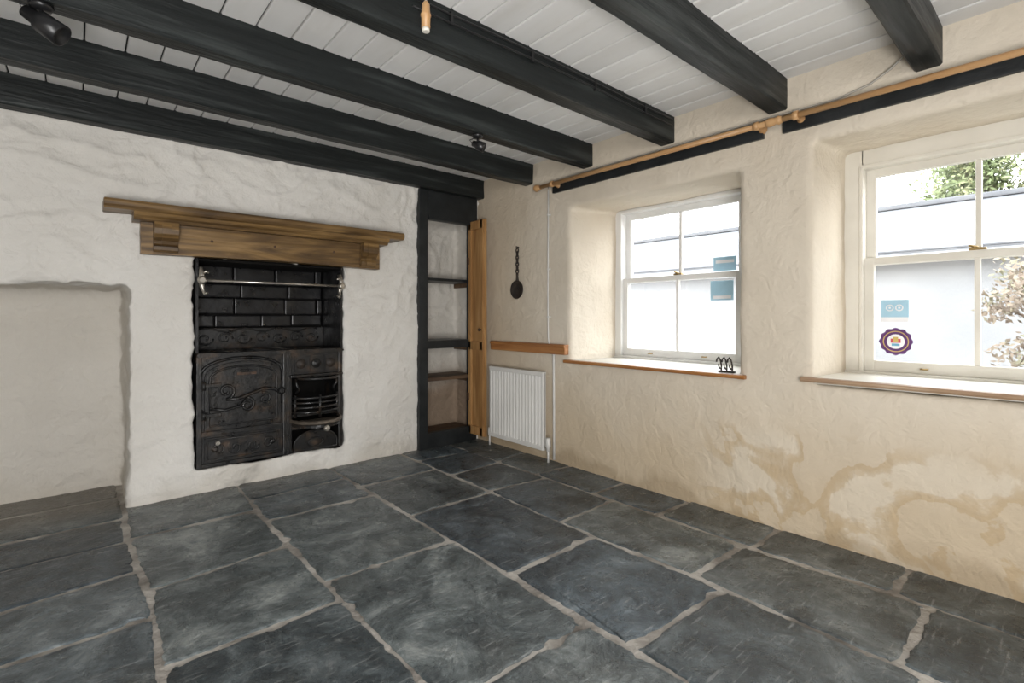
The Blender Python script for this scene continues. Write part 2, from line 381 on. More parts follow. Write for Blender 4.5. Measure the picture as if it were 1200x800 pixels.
# ------------------------------------------------------------------ floor slabs
b = MB()
b.box(-1.5, W + .1, -1.5, 4.1, -.10, -.0045, 'grout')
cols = [(-1.42, -.95, [-1.42, -.7, 0, .8, 1.6, 2.3, 2.9, 3.5, 4.1]),
        (-.95, -.42, [-1.42, -.6, .2, .9, 1.6, 2.3, 2.75, 3.2, 3.62, 4.08]),
        (-.42, .19, [-1.42, -.7, 0, .6, 1.2, 1.7, 2.13, 2.56, 2.945, 3.32, 3.72, 4.08]),
        (.19, .75, [-1.42, -.6, .1, .7, 1.25, 1.82, 2.40, 2.99, 3.52]),
        (.75, 1.33, [-1.42, -.5, .3, 1.11, 1.963, 2.80, 3.17, 3.52]),
        (1.33, 1.88, [-1.42, -.4, .3, .93, 1.56, 2.36, 2.96, 3.52]),
        (1.88, 2.33, [-1.42, -.3, .355, 1.04, 1.80, 2.35, 2.8, 3.2, 3.52]),
        (2.33, 2.66, [-1.42, -.5, 0, .487, 1.0, 1.5, 1.95, 2.4, 2.85, 3.52])]
def xl(x, y): return x + noise.noise(Vector((x * 9, y * 1.3, 3))) * .036 if -1.3 < x < 2.5 else x
idx = b.mi('slate')
for ci, (xa, xb, ys) in enumerate(cols):
    for k in range(len(ys) - 1):
        jt = lambda y, s: y + (noise.noise(Vector((ci * 5.3, y * 4, s))) * .06 if -1.3 < y < 3.4 else 0)
        ya, yb = ys[k], ys[k+1]; gp = .006 + random.random() * .006
        y00, y10, y01, y11 = jt(ya, 0) + gp, jt(ya, 9) + gp, jt(yb, 0) - gp, jt(yb, 9) - gp
        cn = [(xl(xa, y00) + gp, y00), (xl(xb, y10) - gp, y10), (xl(xb, y11) - gp, y11), (xl(xa, y01) + gp, y01)]
        out = []
        for q in range(4):
            p0, p1 = Vector(cn[q]), Vector(cn[(q+1) % 4]); ln = (p1 - p0).length; m = max(2, int(ln / .02)); nr = Vector((-(p1-p0).y, (p1-p0).x)) / ln
            for i in range(m):
                t = i / m; p = p0.lerp(p1, t)
                wgl = noise.noise(Vector((p.x * 7 + ci, p.y * 7, k))) * .010 + noise.noise(Vector((p.x * 30, p.y * 30, k + ci))) * .009
                chip = max(0, noise.noise(Vector((p.x * 11 + 4, p.y * 11, k * 3 + ci))) - .40) * .07
                cr = random.uniform(.006, .017) * max(0, 1 - min(t, 1 - t) * ln / .035)
                out.append(p + nr * (max(wgl, -.0055) + chip + cr + .001))
        cen = sum(out, Vector((0, 0))) / len(out); h = random.uniform(-.002, .003)
        tilt = Vector((random.uniform(-.006, .006), random.uniform(-.006, .006)))
        def ring(ins, z): return [b.bm.verts.new((*(p + (cen - p).normalized() * ins), z + (p - cen).dot(tilt))) for p in out]
        R0, R1, R2, R3 = ring(-.002, -.012), ring(0, h - .005), ring(.006, h - .0015), ring(.016, h)
        fs = []
        for A, C in ((R0, R1), (R1, R2), (R2, R3)):
            for i in range(len(out)): fs.append(b.bm.faces.new([A[i], A[(i+1) % len(out)], C[(i+1) % len(out)], C[i]]))
        fs.append(b.bm.faces.new(R3))
        for f in fs: f.material_index = idx; f.smooth = False
b.done('floor', False)

# ------------------------------------------------------------------ cast iron range
b = MB()
F = 3.485
X0, X1, Z0, Z1, HB = .534, 1.422, .142, 1.405, .835
b.box(X0, X1, 3.87, 3.895, Z0, Z1, 'soot')                      # back
b.box(X0 - .004, X0 + .010, F, 3.87, HB, Z1, 'tile'); b.box(X1 - .010, X1 + .004, F, 3.87, HB, Z1, 'tile')
b.box(X0, X1, F + .01, 3.87, Z1 - .012, Z1, 'soot')
zr = .985
for r, hh in enumerate((.085, .115, .095, .12)):                # blackened bricks of the chimney back
    x = X0 + .012 - random.uniform(.02, .18)
    while x < X1 - .012:
        ln = random.uniform(.20, .33)
        a, c = max(x, X0 + .012), min(x + ln, X1 - .012)
        j = random.uniform(-.003, .003)
        if c - a > .025: b.box(a + .004, c - .004, 3.842 + random.uniform(-.012, .010), 3.875, zr + .004 + j, zr + hh - .003 + j, 'tile', .008)
        x += ln
    zr += hh
b.box(X0 + .01, X1 - .01, 3.82, 3.87, HB, .98, 'iron', .005)      # splash plate with scroll relief
for i in range(7):
    cx = X0 + .10 + i * .115; sgn = 1 if i % 2 else -1
    b.tube([(cx + math.cos(a) * (.048 - a * .005), 3.817, .908 + sgn * math.sin(a) * (.045 - a * .005)) for a in [j * .45 for j in range(18)]], .006, 'iron', 6)
b.tube([(X0 + .05 + i * .02, 3.815, .965 + .012 * math.sin(i * .55)) for i in range(40)], .006, 'iron', 6)
b.prism([(X0, F - .03), (X1, F - .03), (X1, 3.87), (X0, 3.87)], 'z', HB - .024, HB, 'iron', .006)   # hob
b.tube([(X0 + .45 + .17 * math.cos(a), 3.65 + .10 * math.sin(a), HB + .002) for a in [i * math.pi / 16 for i in range(32)]], .006, 'iron', 6, closed=True)
b.cyl((X0 + .2, 3.65, HB - .002), (X0 + .2, 3.65, HB + .006), .10, 'iron', 28)
# oven body
b.box(X0, 1.045, F + .012, 3.87, Z0, HB - .02, 'iron', .004)
b.box(X0, X0 + .028, F - .006, F + .02, Z0, HB - .02, 'iron', .004)
b.box(1.022, 1.05, F - .012, F + .02, Z0, HB - .02, 'iron', .005)
b.box(X0 + .02, 1.03, F - .004, F + .02, .330, .352, 'iron', .004)
b.box(X0 + .02, 1.03, F - .004, F + .02, Z0, .165, 'iron', .004)
def archdoor(x0, x1, z0, z1, rise, n=14):
    cx = (x0 + x1) / 2; hw = (x1 - x0) / 2
    return [(x0, z0), (x1, z0)] + [(cx + hw * math.cos(a), z1 - rise + rise * (max(0, math.sin(a)) ** .8)) for a in [math.pi * i / n for i in range(n + 1)]]
dp = archdoor(.575, 1.005, .368, .775, .10)
b.prism(dp, 'y', F - .018, F + .015, 'iron', .006)
dp2 = archdoor(.60, .98, .395, .75, .085)
b.tube([(p[0], F - .020, p[1]) for p in dp2], .007, 'iron', 8, closed=True)
dp3 = archdoor(.555, 1.022, .352, .80, .11)
b.tube([(p[0], F + .006, p[1]) for p in dp3], .009, 'iron', 8, closed=True)
b.prism([(.725, .70), (.735, .725), (.865, .725), (.875, .70), (.865, .678), (.735, .678)], 'y', F - .028, F - .012, 'iron', .003)
b.box(.745, .855, F - .031, F - .026, .694, .710, 'rust')
def spiral(cx, cz, r0, r1, a0, a1, n=24): return [(cx + (r0 + (r1 - r0) * i / n) * math.cos(a0 + (a1 - a0) * i / n), F - .036, cz + (r0 + (r1 - r0) * i / n) * math.sin(a0 + (a1 - a0) * i / n)) for i in range(n + 1)]
b.tube(spiral(.685, .60, .05, .012, -math.pi / 2, math.pi * 1.9), .008, 'iron', 8)
b.tube([(.685, F - .036, .55), (.75, F - .036, .548), (.83, F - .036, .575), (.90, F - .036, .60), (.96, F - .036, .59), (1.0, F - .036, .565)], .010, 'iron', 8)
b.tube(spiral(.80, .505, .045, .010, math.pi / 2, -math.pi * 1.8), .008, 'iron', 8)
b.tube([(.60, F - .034, .50), (.68, F - .034, .485), (.76, F - .036, .50), (.80, F - .036, .55)], .008, 'iron', 8)
b.tube(spiral(.90, .535, .04, .010, math.pi * .6, -math.pi * 1.6), .007, 'iron', 8)
for z in (.46, .64):
    b.box(.560, .66, F - .034, F - .014, z - .012, z + .012, 'iron', .004); b.cyl((.566, F - .03, z - .025), (.566, F - .03, z + .025), .012, 'iron', 12)
b.lathe((1.0, F - .01, .575), (0, -1, 0), [(0, .012), (.02, .010), (.028, .02), (.045, .022), (.055, .012)], 'iron')
b.prism([(.575, .178), (1.005, .178), (1.005, .318), (.575, .318)], 'y', F - .010, F + .015, 'iron', .005)
b.tube([(.59, F - .012, .19), (.99, F - .012, .19), (.99, F - .012, .306), (.59, F - .012, .306)], .005, 'iron', 6, closed=True)
for s_ in (-1, 1):
    for q in (0, 1):
        cx = .79 + s_ * (.05 + q * .09)
        b.tube([(cx + s_ * math.cos(a) * (.036 - a * .004), F - .013, .245 + math.sin(a) * (.04 - a * .004) * (1 if q else -1)) for a in [j * .4 for j in range(18)]], .006, 'iron', 6)
b.lathe((.63, F - .01, .25), (0, -1, 0), [(0, .018), (.008, .016), (.012, .006)], 'iron'); b.lathe((.955, F - .01, .25), (0, -1, 0), [(0, .018), (.008, .016), (.012, .006)], 'iron')
b.lathe((.64, F - .01, .29), (0, -1, 0), [(0, .008), (.012, .007), (.016, .014), (.028, .012)], 'steel')
# fire side: open firebox with soot lined walls
b.box(1.05, X1, 3.74, 3.87, Z0, HB - .02, 'soot')
b.box(1.048, 1.078, F - .010, 3.74, Z0, HB - .02, 'iron', .005); b.box(X1 - .030, X1, F - .010, 3.74, Z0, HB - .02, 'iron', .005)
b.box(1.07, X1 - .02, F - .002, F + .03, .665, HB - .02, 'iron', .004)
for cx in (1.135, 1.235, 1.335):
    b.prism([(cx - .04, .680), (cx + .04, .680), (cx + .04, .795), (cx - .04, .795)], 'y', F - .012, F + .005, 'iron', .004)
    b.lathe((cx, F - .010, .738), (0, -1, 0), [(0, .034), (.006, .032), (.008, .022), (.014, .016), (.018, .004)], 'darkiron' if cx != 1.235 else 'iron')
# hinged trivet folded over the fire
b.box(1.06, X1 - .01, F - .045, F + .03, .650, .668, 'iron', .005)
b.tube([(1.235 + .13 * math.cos(a), F - .03 - .12 * math.sin(a), .645) for a in [math.pi * i / 14 for i in range(15)]], .009, 'iron', 8)
for cx in (1.16, 1.21, 1.26, 1.31): b.cyl((cx, F - .125 + abs(cx - 1.235) * .35, .645), (cx, F, .645), .006, 'iron', 8)
b.tube([(1.10, F - .01, .64), (1.10, F - .03, .60), (1.12, F - .02, .57), (1.105, F, .54)], .009, 'iron', 8)
b.tube([(1.37, F - .01, .64), (1.37, F - .03, .60), (1.35, F - .02, .57), (1.365, F, .54)], .009, 'iron', 8)
# bowed fire bars, low basket, open above
for z in (.415, .447, .479, .511):
    b.tube([(1.235 + .15 * math.cos(a), F + .01 - .095 * math.sin(a), z) for a in [math.pi * i / 16 for i in range(17)]], .0085, 'iron', 8)
for a in (.35, math.pi / 2, math.pi - .35):
    b.tube([(1.235 + .15 * math.cos(a), F + .01 - .095 * math.sin(a), .38), (1.235 + .15 * math.cos(a), F + .01 - .095 * math.sin(a), .53)], .009, 'iron', 8)
b.box(1.08, X1 - .03, F + .03, 3.74, .375, .392, 'iron')
b.box(1.09, X1 - .04, F + .06, 3.73, .392, .44, 'soot', .01)
# half round ash tray
hp = [(1.235 + .165 * math.cos(a), F + .02 - .20 * math.sin(a)) for a in [math.pi * i / 18 for i in range(19)]]
b.prism(hp, 'z', .325, .342, 'iron'); b.tube([(p[0], p[1], .358) for p in hp], .013, 'ash', 8)
b.prism([(1.235 + .15 * math.cos(a), F + .02 - .185 * math.sin(a)) for a in [math.pi * i / 18 for i in range(19)]], 'z', .342, .350, 'ash')
b.lathe((1.235, F - .17, .325), (0, -1, 0), [(0, .010), (.02, .009), (.026, .018), (.042, .020), (.052, .010)], 'steel')
b.box(1.075, X1 - .028, F, F + .03, .295, .325, 'iron', .004)
ar = [(1.09, Z0 + .01), (1.38, Z0 + .01), (1.38, .19)] + [(1.235 + .145 * math.cos(a), .19 + .09 * math.sin(a)) for a in [math.pi * i / 14 for i in range(1, 14)]] + [(1.09, .19)]
b.prism(ar, 'y', F - .006, F + .02, 'iron', .004); b.tube([(p[0], F - .008, p[1]) for p in ar], .007, 'iron', 8, closed=True)
b.tube([(1.235 + .05 * math.cos(a), F - .012, .20 + .03 * math.sin(a)) for a in [math.pi * i / 8 for i in range(16)]], .006, 'iron', 6, closed=True)
b.box(1.08, X1 - .03, F + .03, 3.74, Z0, .165, 'iron')
# airing rail with ornate hooks
b.cyl((X0 + .02, F - .03, 1.272), (X1 - .02, F - .03, 1.272), .009, 'steel', 12)
for x, s_ in ((X0 + .022, 1), (X1 - .022, -1)):
    b.tube([(x, F + .02, 1.35), (x, F - .02, 1.345), (x, F - .04, 1.31), (x, F - .03, 1.272), (x + .004 * s_, F - .02, 1.235), (x + .016 * s_, F - .04, 1.19), (x + .03 * s_, F - .05, 1.20)], [.008, .010, .014, .018, .013, .009, .006], 'steel', 8)
    b.lathe((x, F - .01, 1.272), (0, -1, 0), [(0, .016), (.03, .020), (.04, .026), (.052, .014)], 'steel')
    b.tube([(x, F - .03, 1.30), (x + .02 * s_, F - .045, 1.325), (x + .035 * s_, F - .045, 1.315)], [.008, .007, .005], 'steel', 8)
b.done('cast_iron_range')

# ------------------------------------------------------------------ mantel
b = MB()
zs = 1.617
prof = [(3.49, zs), (3.30, zs), (3.288, zs + .006), (3.28, zs + .018), (3.28, zs + .036), (3.288, zs + .048), (3.30, zs + .052), (3.49, zs + .052)]
b.prism(prof, 'x', .10, 1.81, 'mantel', .003)
b.prism([(3.49, 1.575), (3.345, 1.575), (3.335, 1.59), (3.32, 1.60), (3.31, zs), (3.49, zs)], 'x', .225, 1.705, 'mantel')
n = 24; low = []
for i in range(n + 1):
    t = i / n; x = .26 + 1.41 * t
    low.append((x, 1.402 + .010 * max(0, math.sin(math.pi * t))))
b.prism(low + [(1.67, zs), (.26, zs)], 'y', 3.40, 3.49, 'mantel', .004)
for x in (.315, 1.515):
    cp = [(3.41, 1.412), (3.385, 1.414), (3.372, 1.425), (3.37, 1.445), (3.378, 1.46), (3.372, 1.475), (3.352, 1.49), (3.335, 1.51), (3.328, 1.54), (3.332, 1.56), (3.322, 1.575), (3.41, 1.576)]
    b.prism(cp, 'x', x, x + .115, 'mantel', .003)
    b.prism([(q[0] - .006, q[1]) for q in cp[:-1]] + [(3.41, 1.570)], 'x', x + .035, x + .080, 'mantel', .003)
for x in (.60, .95, 1.33): b.lathe((x, 3.402, 1.50), (0, -1, 0), [(0, .009), (.003, .008), (.005, .003)], 'rust', 12)
b.done('mantel_shelf')

# ------------------------------------------------------------------ corner cupboard
b = MB()
FY = 3.47
b.box(2.03, 2.108, FY - .02, 3.52, 0, BU, 'blackpaint', .004)
b.box(2.535, 2.60, FY - .01, 3.52, 0, BU, 'blackpaint', .004)
b.box(2.112, 2.60, FY - .02, FY + .03, 1.835, BU - .002, 'blackpaint', .004)
b.box(2.112, 2.60, FY - .035, FY - .018, 1.835, 1.86, 'blackpaint', .004)
b.box(2.108, 2.54, FY - .02, FY + .03, .0, .125, 'blackpaint', .004)
b.box(2.108, 2.54, FY - .015, 3.78, .80, .865, 'blackpaint', .005)
b.box(2.10, 2.60, FY + .04, 3.785, 1.352, 1.375, 'blackpaint', .003)
b.box(2.10, 2.60, FY + .02, 3.785, .532, .562, 'shelf', .004)
b.box(2.09, 2.60, FY + .03, 3.785, .0, .10, 'shelf')
for z in (.515, .785, 1.335): b.box(2.58, 2.60, 3.53, 3.78, z - .02, z + .016, 'shelf', .002)
# pine door leaf folded open against the side wall
b.box(2.530, 2.556, 3.262, 3.468, .065, 1.865, 'pine', .002)
for z in (.07, .78, 1.79): b.box(2.514, 2.531, 3.27, 3.462, z, z + .07, 'pine', .002)
for y in (3.265, 3.43): b.box(2.514, 2.531, y, y + .034, .07, 1.86, 'pine', .002)
for z in (.35, 1.5): b.box(2.508, 2.52, 3.45, 3.475, z, z + .06, 'rust', .002)
b.lathe((2.514, 3.285, .95), (-1, 0, 0), [(0, .008), (.012, .007), (.018, .013), (.028, .010)], 'rust', 14)
b.done('corner_cupboard')

# dado rail
b = MB(); b.box(2.592, W + .01, 2.42, 3.258, .785, .858, 'pine_y', .005); b.box(2.585, 2.60, 2.42, 3.258, .835, .85, 'pine_y', .003); b.done('trim_1')

# ------------------------------------------------------------------ radiator
b = MB()
y0, y1, z0, z1 = 2.585, 3.212, .085, .655
xb, xf = 2.570, 2.541
nfl = 17; pitch = (y1 - y0 - .03) / nfl; pr = [(y0, xb), (y0, xf + .004), (y0 + .006, xf)]
y = y0 + .015
for i in range(nfl):
    pr += [(y + pitch * .10, xf), (y + pitch * .28, xf + .014), (y + pitch * .60, xf + .014), (y + pitch * .78, xf)]; y += pitch
pr += [(y1 - .006, xf), (y1, xf + .004), (y1, xb)]
b.prism([(q[1], q[0]) for q in pr], 'z', z0 + .03, z1 - .03, 'rad')
b.box(xf - .001, xb, y0, y1, z1 - .034, z1, 'rad', .006); b.box(xf - .001, xb, y0, y1, z0, z0 + .034, 'rad', .006)
b.box(2.572, 2.600, y0 + .03, y1 - .03, z0 + .03, z1 - .02, 'rad', .003)
b.box(2.560, 2.564, y0, y1, z0, z1, 'rad')
for y in (y0 + .1, y1 - .1): b.box(2.595, W - .004, y - .015, y + .015, z0 + .05, z1 - .05, 'rad', .002)
for i in range(23): b.box(2.566, 2.602, y0 + .03 + i * .0255, y0 + .034 + i * .0255, z1 - .022, z1 - .004, 'rad')
for yy, s_ in ((y0 - .03, 1), (y1 + .022, -1)):
    b.cyl((2.565, yy, z0 + .025), (2.565, yy + .03 * s_, z0 + .025), .010, 'steel', 12)
    b.tube([(2.565, yy, z0 + .025), (2.565, yy, .003)], .0075, 'plastic', 12)
b.lathe((2.565, y0 - .03, z0 + .0), (0, 0, 1), [(0, .013), (.03, .014), (.036, .019), (.09, .018), (.098, .012)], 'plastic', 16)
b.lathe((2.565, y1 + .022, z0 + .0), (0, 0, 1), [(0, .013), (.03, .014), (.06, .012)], 'plastic', 16)
b.done('radiator')

# white conduit on the wall
b = MB()
b.tube([(2.612, 2.60, 1.985), (2.612, 2.602, 1.5), (2.614, 2.606, 1.2), (2.612, 2.600, .9), (2.612, 2.59, .84)], .006, 'plastic', 8)
b.tube([(2.612, 2.545, .84), (2.612, 2.545, .72), (2.61, 2.54, .4), (2.61, 2.54, .02)], .009, 'plastic', 8)
b.tube([(2.612, 2.59, .84), (2.612, 2.565, .845), (2.612, 2.545, .84)], .006, 'plastic', 8)
for z in (1.8, 1.4, 1.05): b.box(2.606, W + .004, 2.592, 2.612, z, z + .012, 'plastic', .002)
b.done('pipe_conduit')

# hanging griddle on chain
b = MB()
px, py = 2.612, 2.945
b.lathe((px + .008, py, 1.27), (-1, 0, 0), [(0, .052), (.004, .066), (.016, .074), (.018, .070), (.010, .062), (.008, .0)], 'darkiron', 32)
b.tube([(px, py, 1.33), (px, py, 1.37), (px, py, 1.40)], [.013, .009, .010], 'darkiron', 10)
for i in range(7):
    z = 1.415 + i * .027; o = i % 2
    b.tube([(px + (.010 * math.cos(a) if o else 0), py + (.004 if o else .014) * math.cos(a), z + .019 * math.sin(a)) for a in [j * math.pi / 6 for j in range(12)]], .005, 'darkiron', 6, closed=True)
b.cyl((px + .03, py, 1.602), (px - .012, py, 1.606), .005, 'darkiron', 8)
b.done('hanging_iron_griddle')

# ------------------------------------------------------------------ windows
def sash_window(name, X, ya, yb, z0, z1, gy0, gy1, gz0, gz1, zm, k):
    b = MB()
    X2 = X + .11
    b.box(X, X2, ya - .03, gy0 - .04, z0 - .02, z1 + .03, k, .003); b.box(X, X2, gy1 + .04, yb + .03, z0 - .02, z1 + .03, k, .003)
    b.box(X, X2, gy0 - .05, gy1 + .05, gz1 + .04, z1 + .03, k, .003); b.box(X - .012, X2 + .03, ya - .01, yb + .01, z0 - .03, gz0 - .055, k, .003)
    b.box(X - .008, X + .012, gy0 - .058, gy0 - .042, gz0 - .06, gz1 + .05, k, .003); b.box(X - .008, X + .012, gy1 + .042, gy1 + .058, gz0 - .06, gz1 + .05, k, .003)
    b.box(X - .008, X + .012, gy0 - .058, gy1 + .058, gz1 + .042, gz1 + .06, k, .003)
    def sash(xa, xb_, za, zb, rb, rt):
        b.box(xa, xb_, gy0 - .042, gy0, za - rb, zb + rt, k, .004); b.box(xa, xb_, gy1, gy1 + .042, za - rb, zb + rt, k, .004)
        b.box(xa, xb_, gy0 - .002, gy1 + .002, za - rb, za, k, .004); b.box(xa, xb_, gy0 - .002, gy1 + .002, zb, zb + rt, k, .004)
        ym = (gy0 + gy1) / 2; b.box(xa + .006, xb_ - .004, ym - .011, ym + .011, za - .001, zb + .001, k, .004)
        xm = (xa + xb_) / 2
        b.box(xm - .002, xm + .002, gy0 - .01, gy1 + .01, za - .01, zb + .01, 'glass')
    sash(X + .015, X + .050, gz0, zm - .018, .055, .036)
    sash(X + .054, X + .089, zm + .018, gz1, .036, .045)
    ym = (gy0 + gy1) / 2
    b.box(X + .02, X + .05, ym - .03, ym + .03, zm + .018, zm + .030, 'brass', .003); b.cyl((X + .035, ym, zm + .03), (X + .035, ym + .03, zm + .042), .006, 'brass', 8)
    for yy in (gy0 + .2, gy1 - .2): b.tube([(X + .016, yy - .012, gz0 - .03), (X - .004, yy - .012, gz0 - .03), (X - .004, yy + .012, gz0 - .03), (X + .016, yy + .012, gz0 - .03)], .004, 'brass', 6)
    return b.done(name)
w1 = sash_window('window_1', 3.06, 1.33, 2.335, .75, 1.84, 1.43, 2.235, .825, 1.775, 1.322, 'white')
w2 = sash_window('window_2', 3.02, -.20, .83, .765, 1.90, -.06, .708, .835, 1.765, 1.335, 'cream')

def sill(name, ya, yb, z, kt, kf):
    b = MB(); b.box(2.63, 3.10, ya + .05, yb - .05, z - .03, z, kt, .002)
    b.prism([(2.60, z - .022), (2.594, z - .014), (2.60, z - .002), (2.64, z), (2.64, z - .024)], 'y', ya, yb, kf, .002)
    b.done(name)
sill('window_sill', 1.165, 2.44, .752, 'cream', 'pine_y')
sill('window_sill', -.34, .90, .768, 'cream', 'sillwood')

# stickers on the panes
b = MB(); b.box(3.049, 3.0505, .571, .682, 1.028, 1.137, 'paleblue'); b.box(3.0482, 3.0492, .571, .682, 1.028, 1.052, 'stickwhite')
for yy in (.608, .646):
    b.tube([(3.0485, yy + .014 * math.cos(a), 1.098 + .014 * math.sin(a)) for a in [i * math.pi / 8 for i in range(16)]], .0028, 'stickwhite', 6, closed=True)
    b.cyl((3.0492, yy, 1.098), (3.048, yy, 1.098), .005, 'stickwhite', 10)
b.done('square_sticker', parent=w2)
b = MB(); n = 60
b.prism([(.622 + (.066 + .003 * math.cos(i * math.pi / 2.5)) * math.cos(2*math.pi*i/n), .932 + (.066 + .003 * math.cos(i * math.pi / 2.5)) * math.sin(2*math.pi*i/n)) for i in range(n)], 'x', 3.0492, 3.0505, 'purple')
b.tube([(3.0488, .622 + .050 * math.cos(a), .932 + .050 * math.sin(a)) for a in [i * math.pi / 16 for i in range(32)]], .0022, 'gold', 6, closed=True)
b.cyl((3.0495, .622, .932), (3.0478, .622, .932), .036, 'stickwhite', 24)
b.box(3.0470, 3.0480, .602, .642, .926, .946, 'red'); b.box(3.0470, 3.0480, .606, .638, .910, .922, 'blue'); b.box(3.0465, 3.0478, .612, .632, .93, .955, 'gold')
b.done('round_sticker', parent=w2)
b = MB(); b.box(3.090, 3.0915, 1.45, 1.60, 1.16, 1.285, 'paleblue'); b.box(3.0885, 3.0902, 1.465, 1.585, 1.17, 1.19, 'stickwhite')
b.done('lower_sticker', parent=w1)
b = MB(); b.box(3.129, 3.1305, 1.45, 1.60, 1.35, 1.44, 'paleblue'); b.box(3.128, 3.1292, 1.465, 1.585, 1.40, 1.42, 'stickwhite'); b.done('upper_sticker', parent=w1)

# iron hooks on sill
b = MB()
for i, yy in enumerate((1.255, 1.285, 1.315)):
    b.tube([(2.66, yy, .757), (2.66, yy, .79), (2.655, yy + .004, .82), (2.64, yy + .006, .835), (2.625, yy + .008, .825), (2.62, yy + .008, .81)], .0042, 'darkiron', 8)
    b.tube([(2.66, yy, .78), (2.645, yy, .772), (2.63, yy, .785), (2.628, yy, .80)], .0038, 'darkiron', 8)
b.box(2.65, 2.67, 1.24, 1.33, .752, .762, 'darkiron', .003)
b.done('iron_coat_hook')

# ------------------------------------------------------------------ curtain pole, pelmet boards
b = MB()
b.tube([(2.548, y, 2.0) for y in (2.62, 1.8, 1.02)], .014, 'pole', 16); b.tube([(2.548, y, 2.0) for y in (.985, 0, -1.2)], .014, 'pole', 16)
b.lathe((2.548, 2.62, 2.0), (0, 1, 0), [(0, .014), (.006, .02), (.012, .014), (.02, .022), (.04, .026), (.055, .020), (.064, .006)], 'pole')
b.lathe((2.548, 1.035, 2.0), (0, -1, 0), [(0, .014), (.006, .020), (.02, .022), (.034, .02), (.045, .016), (.06, .022), (.075, .014)], 'pole')
for y in (2.50, 1.08, .90, -.8):
    b.lathe((2.62, y, 2.0), (-1, 0, 0), [(0, .024), (.006, .022), (.012, .011), (.05, .010), (.058, .013)], 'pole', 16)
    b.lathe((2.548, y - .012, 2.0), (0, 1, 0), [(0, .015), (0.0005, .021), (.024, .021), (.0245, .015)], 'pole', 18)
b.done('curtain_pole')
for ya, yb in ((1.075, 2.56), (-1.3, .985)):
    b = MB(); b.box(2.612, W + .012, ya, yb, 1.955, 2.032, 'blackpaint', .003); b.done('trim_2')

# ------------------------------------------------------------------ cables
b = MB()
b.tube([(x, 1.675 - .092 - .008, 2.195 + .004 * math.sin(x * 5)) for x in [-.5 + i * .1 for i in range(32)]], .0045, 'blackplastic', 6)
b.tube([(x, 1.675 - .092 - .008, 2.165 + .006 * math.sin(x * 4 + 1)) for x in [.9 + i * .1 for i in range(18)]], .004, 'blackplastic', 6)
for i in range(7): b.box(-.2 + i * .42, -.19 + i * .42, 1.675 - .106, 1.675 - .08, 2.155, 2.205, 'blackplastic')
b.done('beam_cable')
b = MB()
b.tube([(2.60, .47, 2.20), (2.615, .49, 2.16), (2.615, .55, 2.11), (2.615, .624, 2.07), (2.612, .75, 2.045), (2.605, .936, 2.045), (2.60, 1.1, 2.045), (2.60, 1.6, 2.042), (2.60, 2.2, 2.045), (2.60, 2.55, 2.04), (2.612, 2.6, 2.0)], .0045, 'greycable', 8)
b.done('wall_cable')

# ------------------------------------------------------------------ spot lights
def spot(x, y, z, dirv, L_=.085, r=.027):
    b = MB(); d = Vector(dirv).normalized()
    b.lathe((x, y, z), (0, 0, -1), [(0, .032), (.006, .032), (.016, .026), (.018, .006)], 'blackplastic')
    b.cyl((x, y, z - .014), (x, y, z - .045), .006, 'blackplastic', 10)
    c = Vector((x, y, z - .055))
    b.lathe(c - d * L_ * .45, d, [(0, r * .35), (.004, r * .62), (L_ * .35, r * .72), (L_ * .42, r), (L_, r * 1.08), (L_ + .001, r * .95), (L_ - .01, r * .85), (L_ - .012, .001)], 'blackplastic')
    b.tube([c - d * L_ * .45, c - d * (L_ * .45 + .015) + Vector((0, 0, .01)), Vector((x, y, z - .01))], .003, 'blackplastic', 6)
    b.done('ceiling_spotlight')
spot(-.09, 2.24, BU, (.9, -.35, -.65), .12, .034)
spot(1.69, 2.24, BU, (.6, -.6, -.35), .075, .026)
# pendant lamp holder
b = MB()
b.lathe((.89, 1.47, CE), (0, 0, -1), [(0, .04), (.008, .04), (.02, .03), (.025, .006)], 'pole')
b.cyl((.89, 1.47, CE - .02), (.89, 1.47, 2.11), .004, 'cream', 8)
b.lathe((.89, 1.47, 2.12), (0, 0, -1), [(0, .006), (.01, .013), (.04, .015), (.045, .018), (.05, .018), (.055, .015), (.09, .015), (.091, .011)], 'pole')
b.lathe((.89, 1.47, 2.03), (0, 0, -1), [(0, .013), (.012, .013), (.013, .009)], 'cream'); b.done('pendant_lamp_holder')

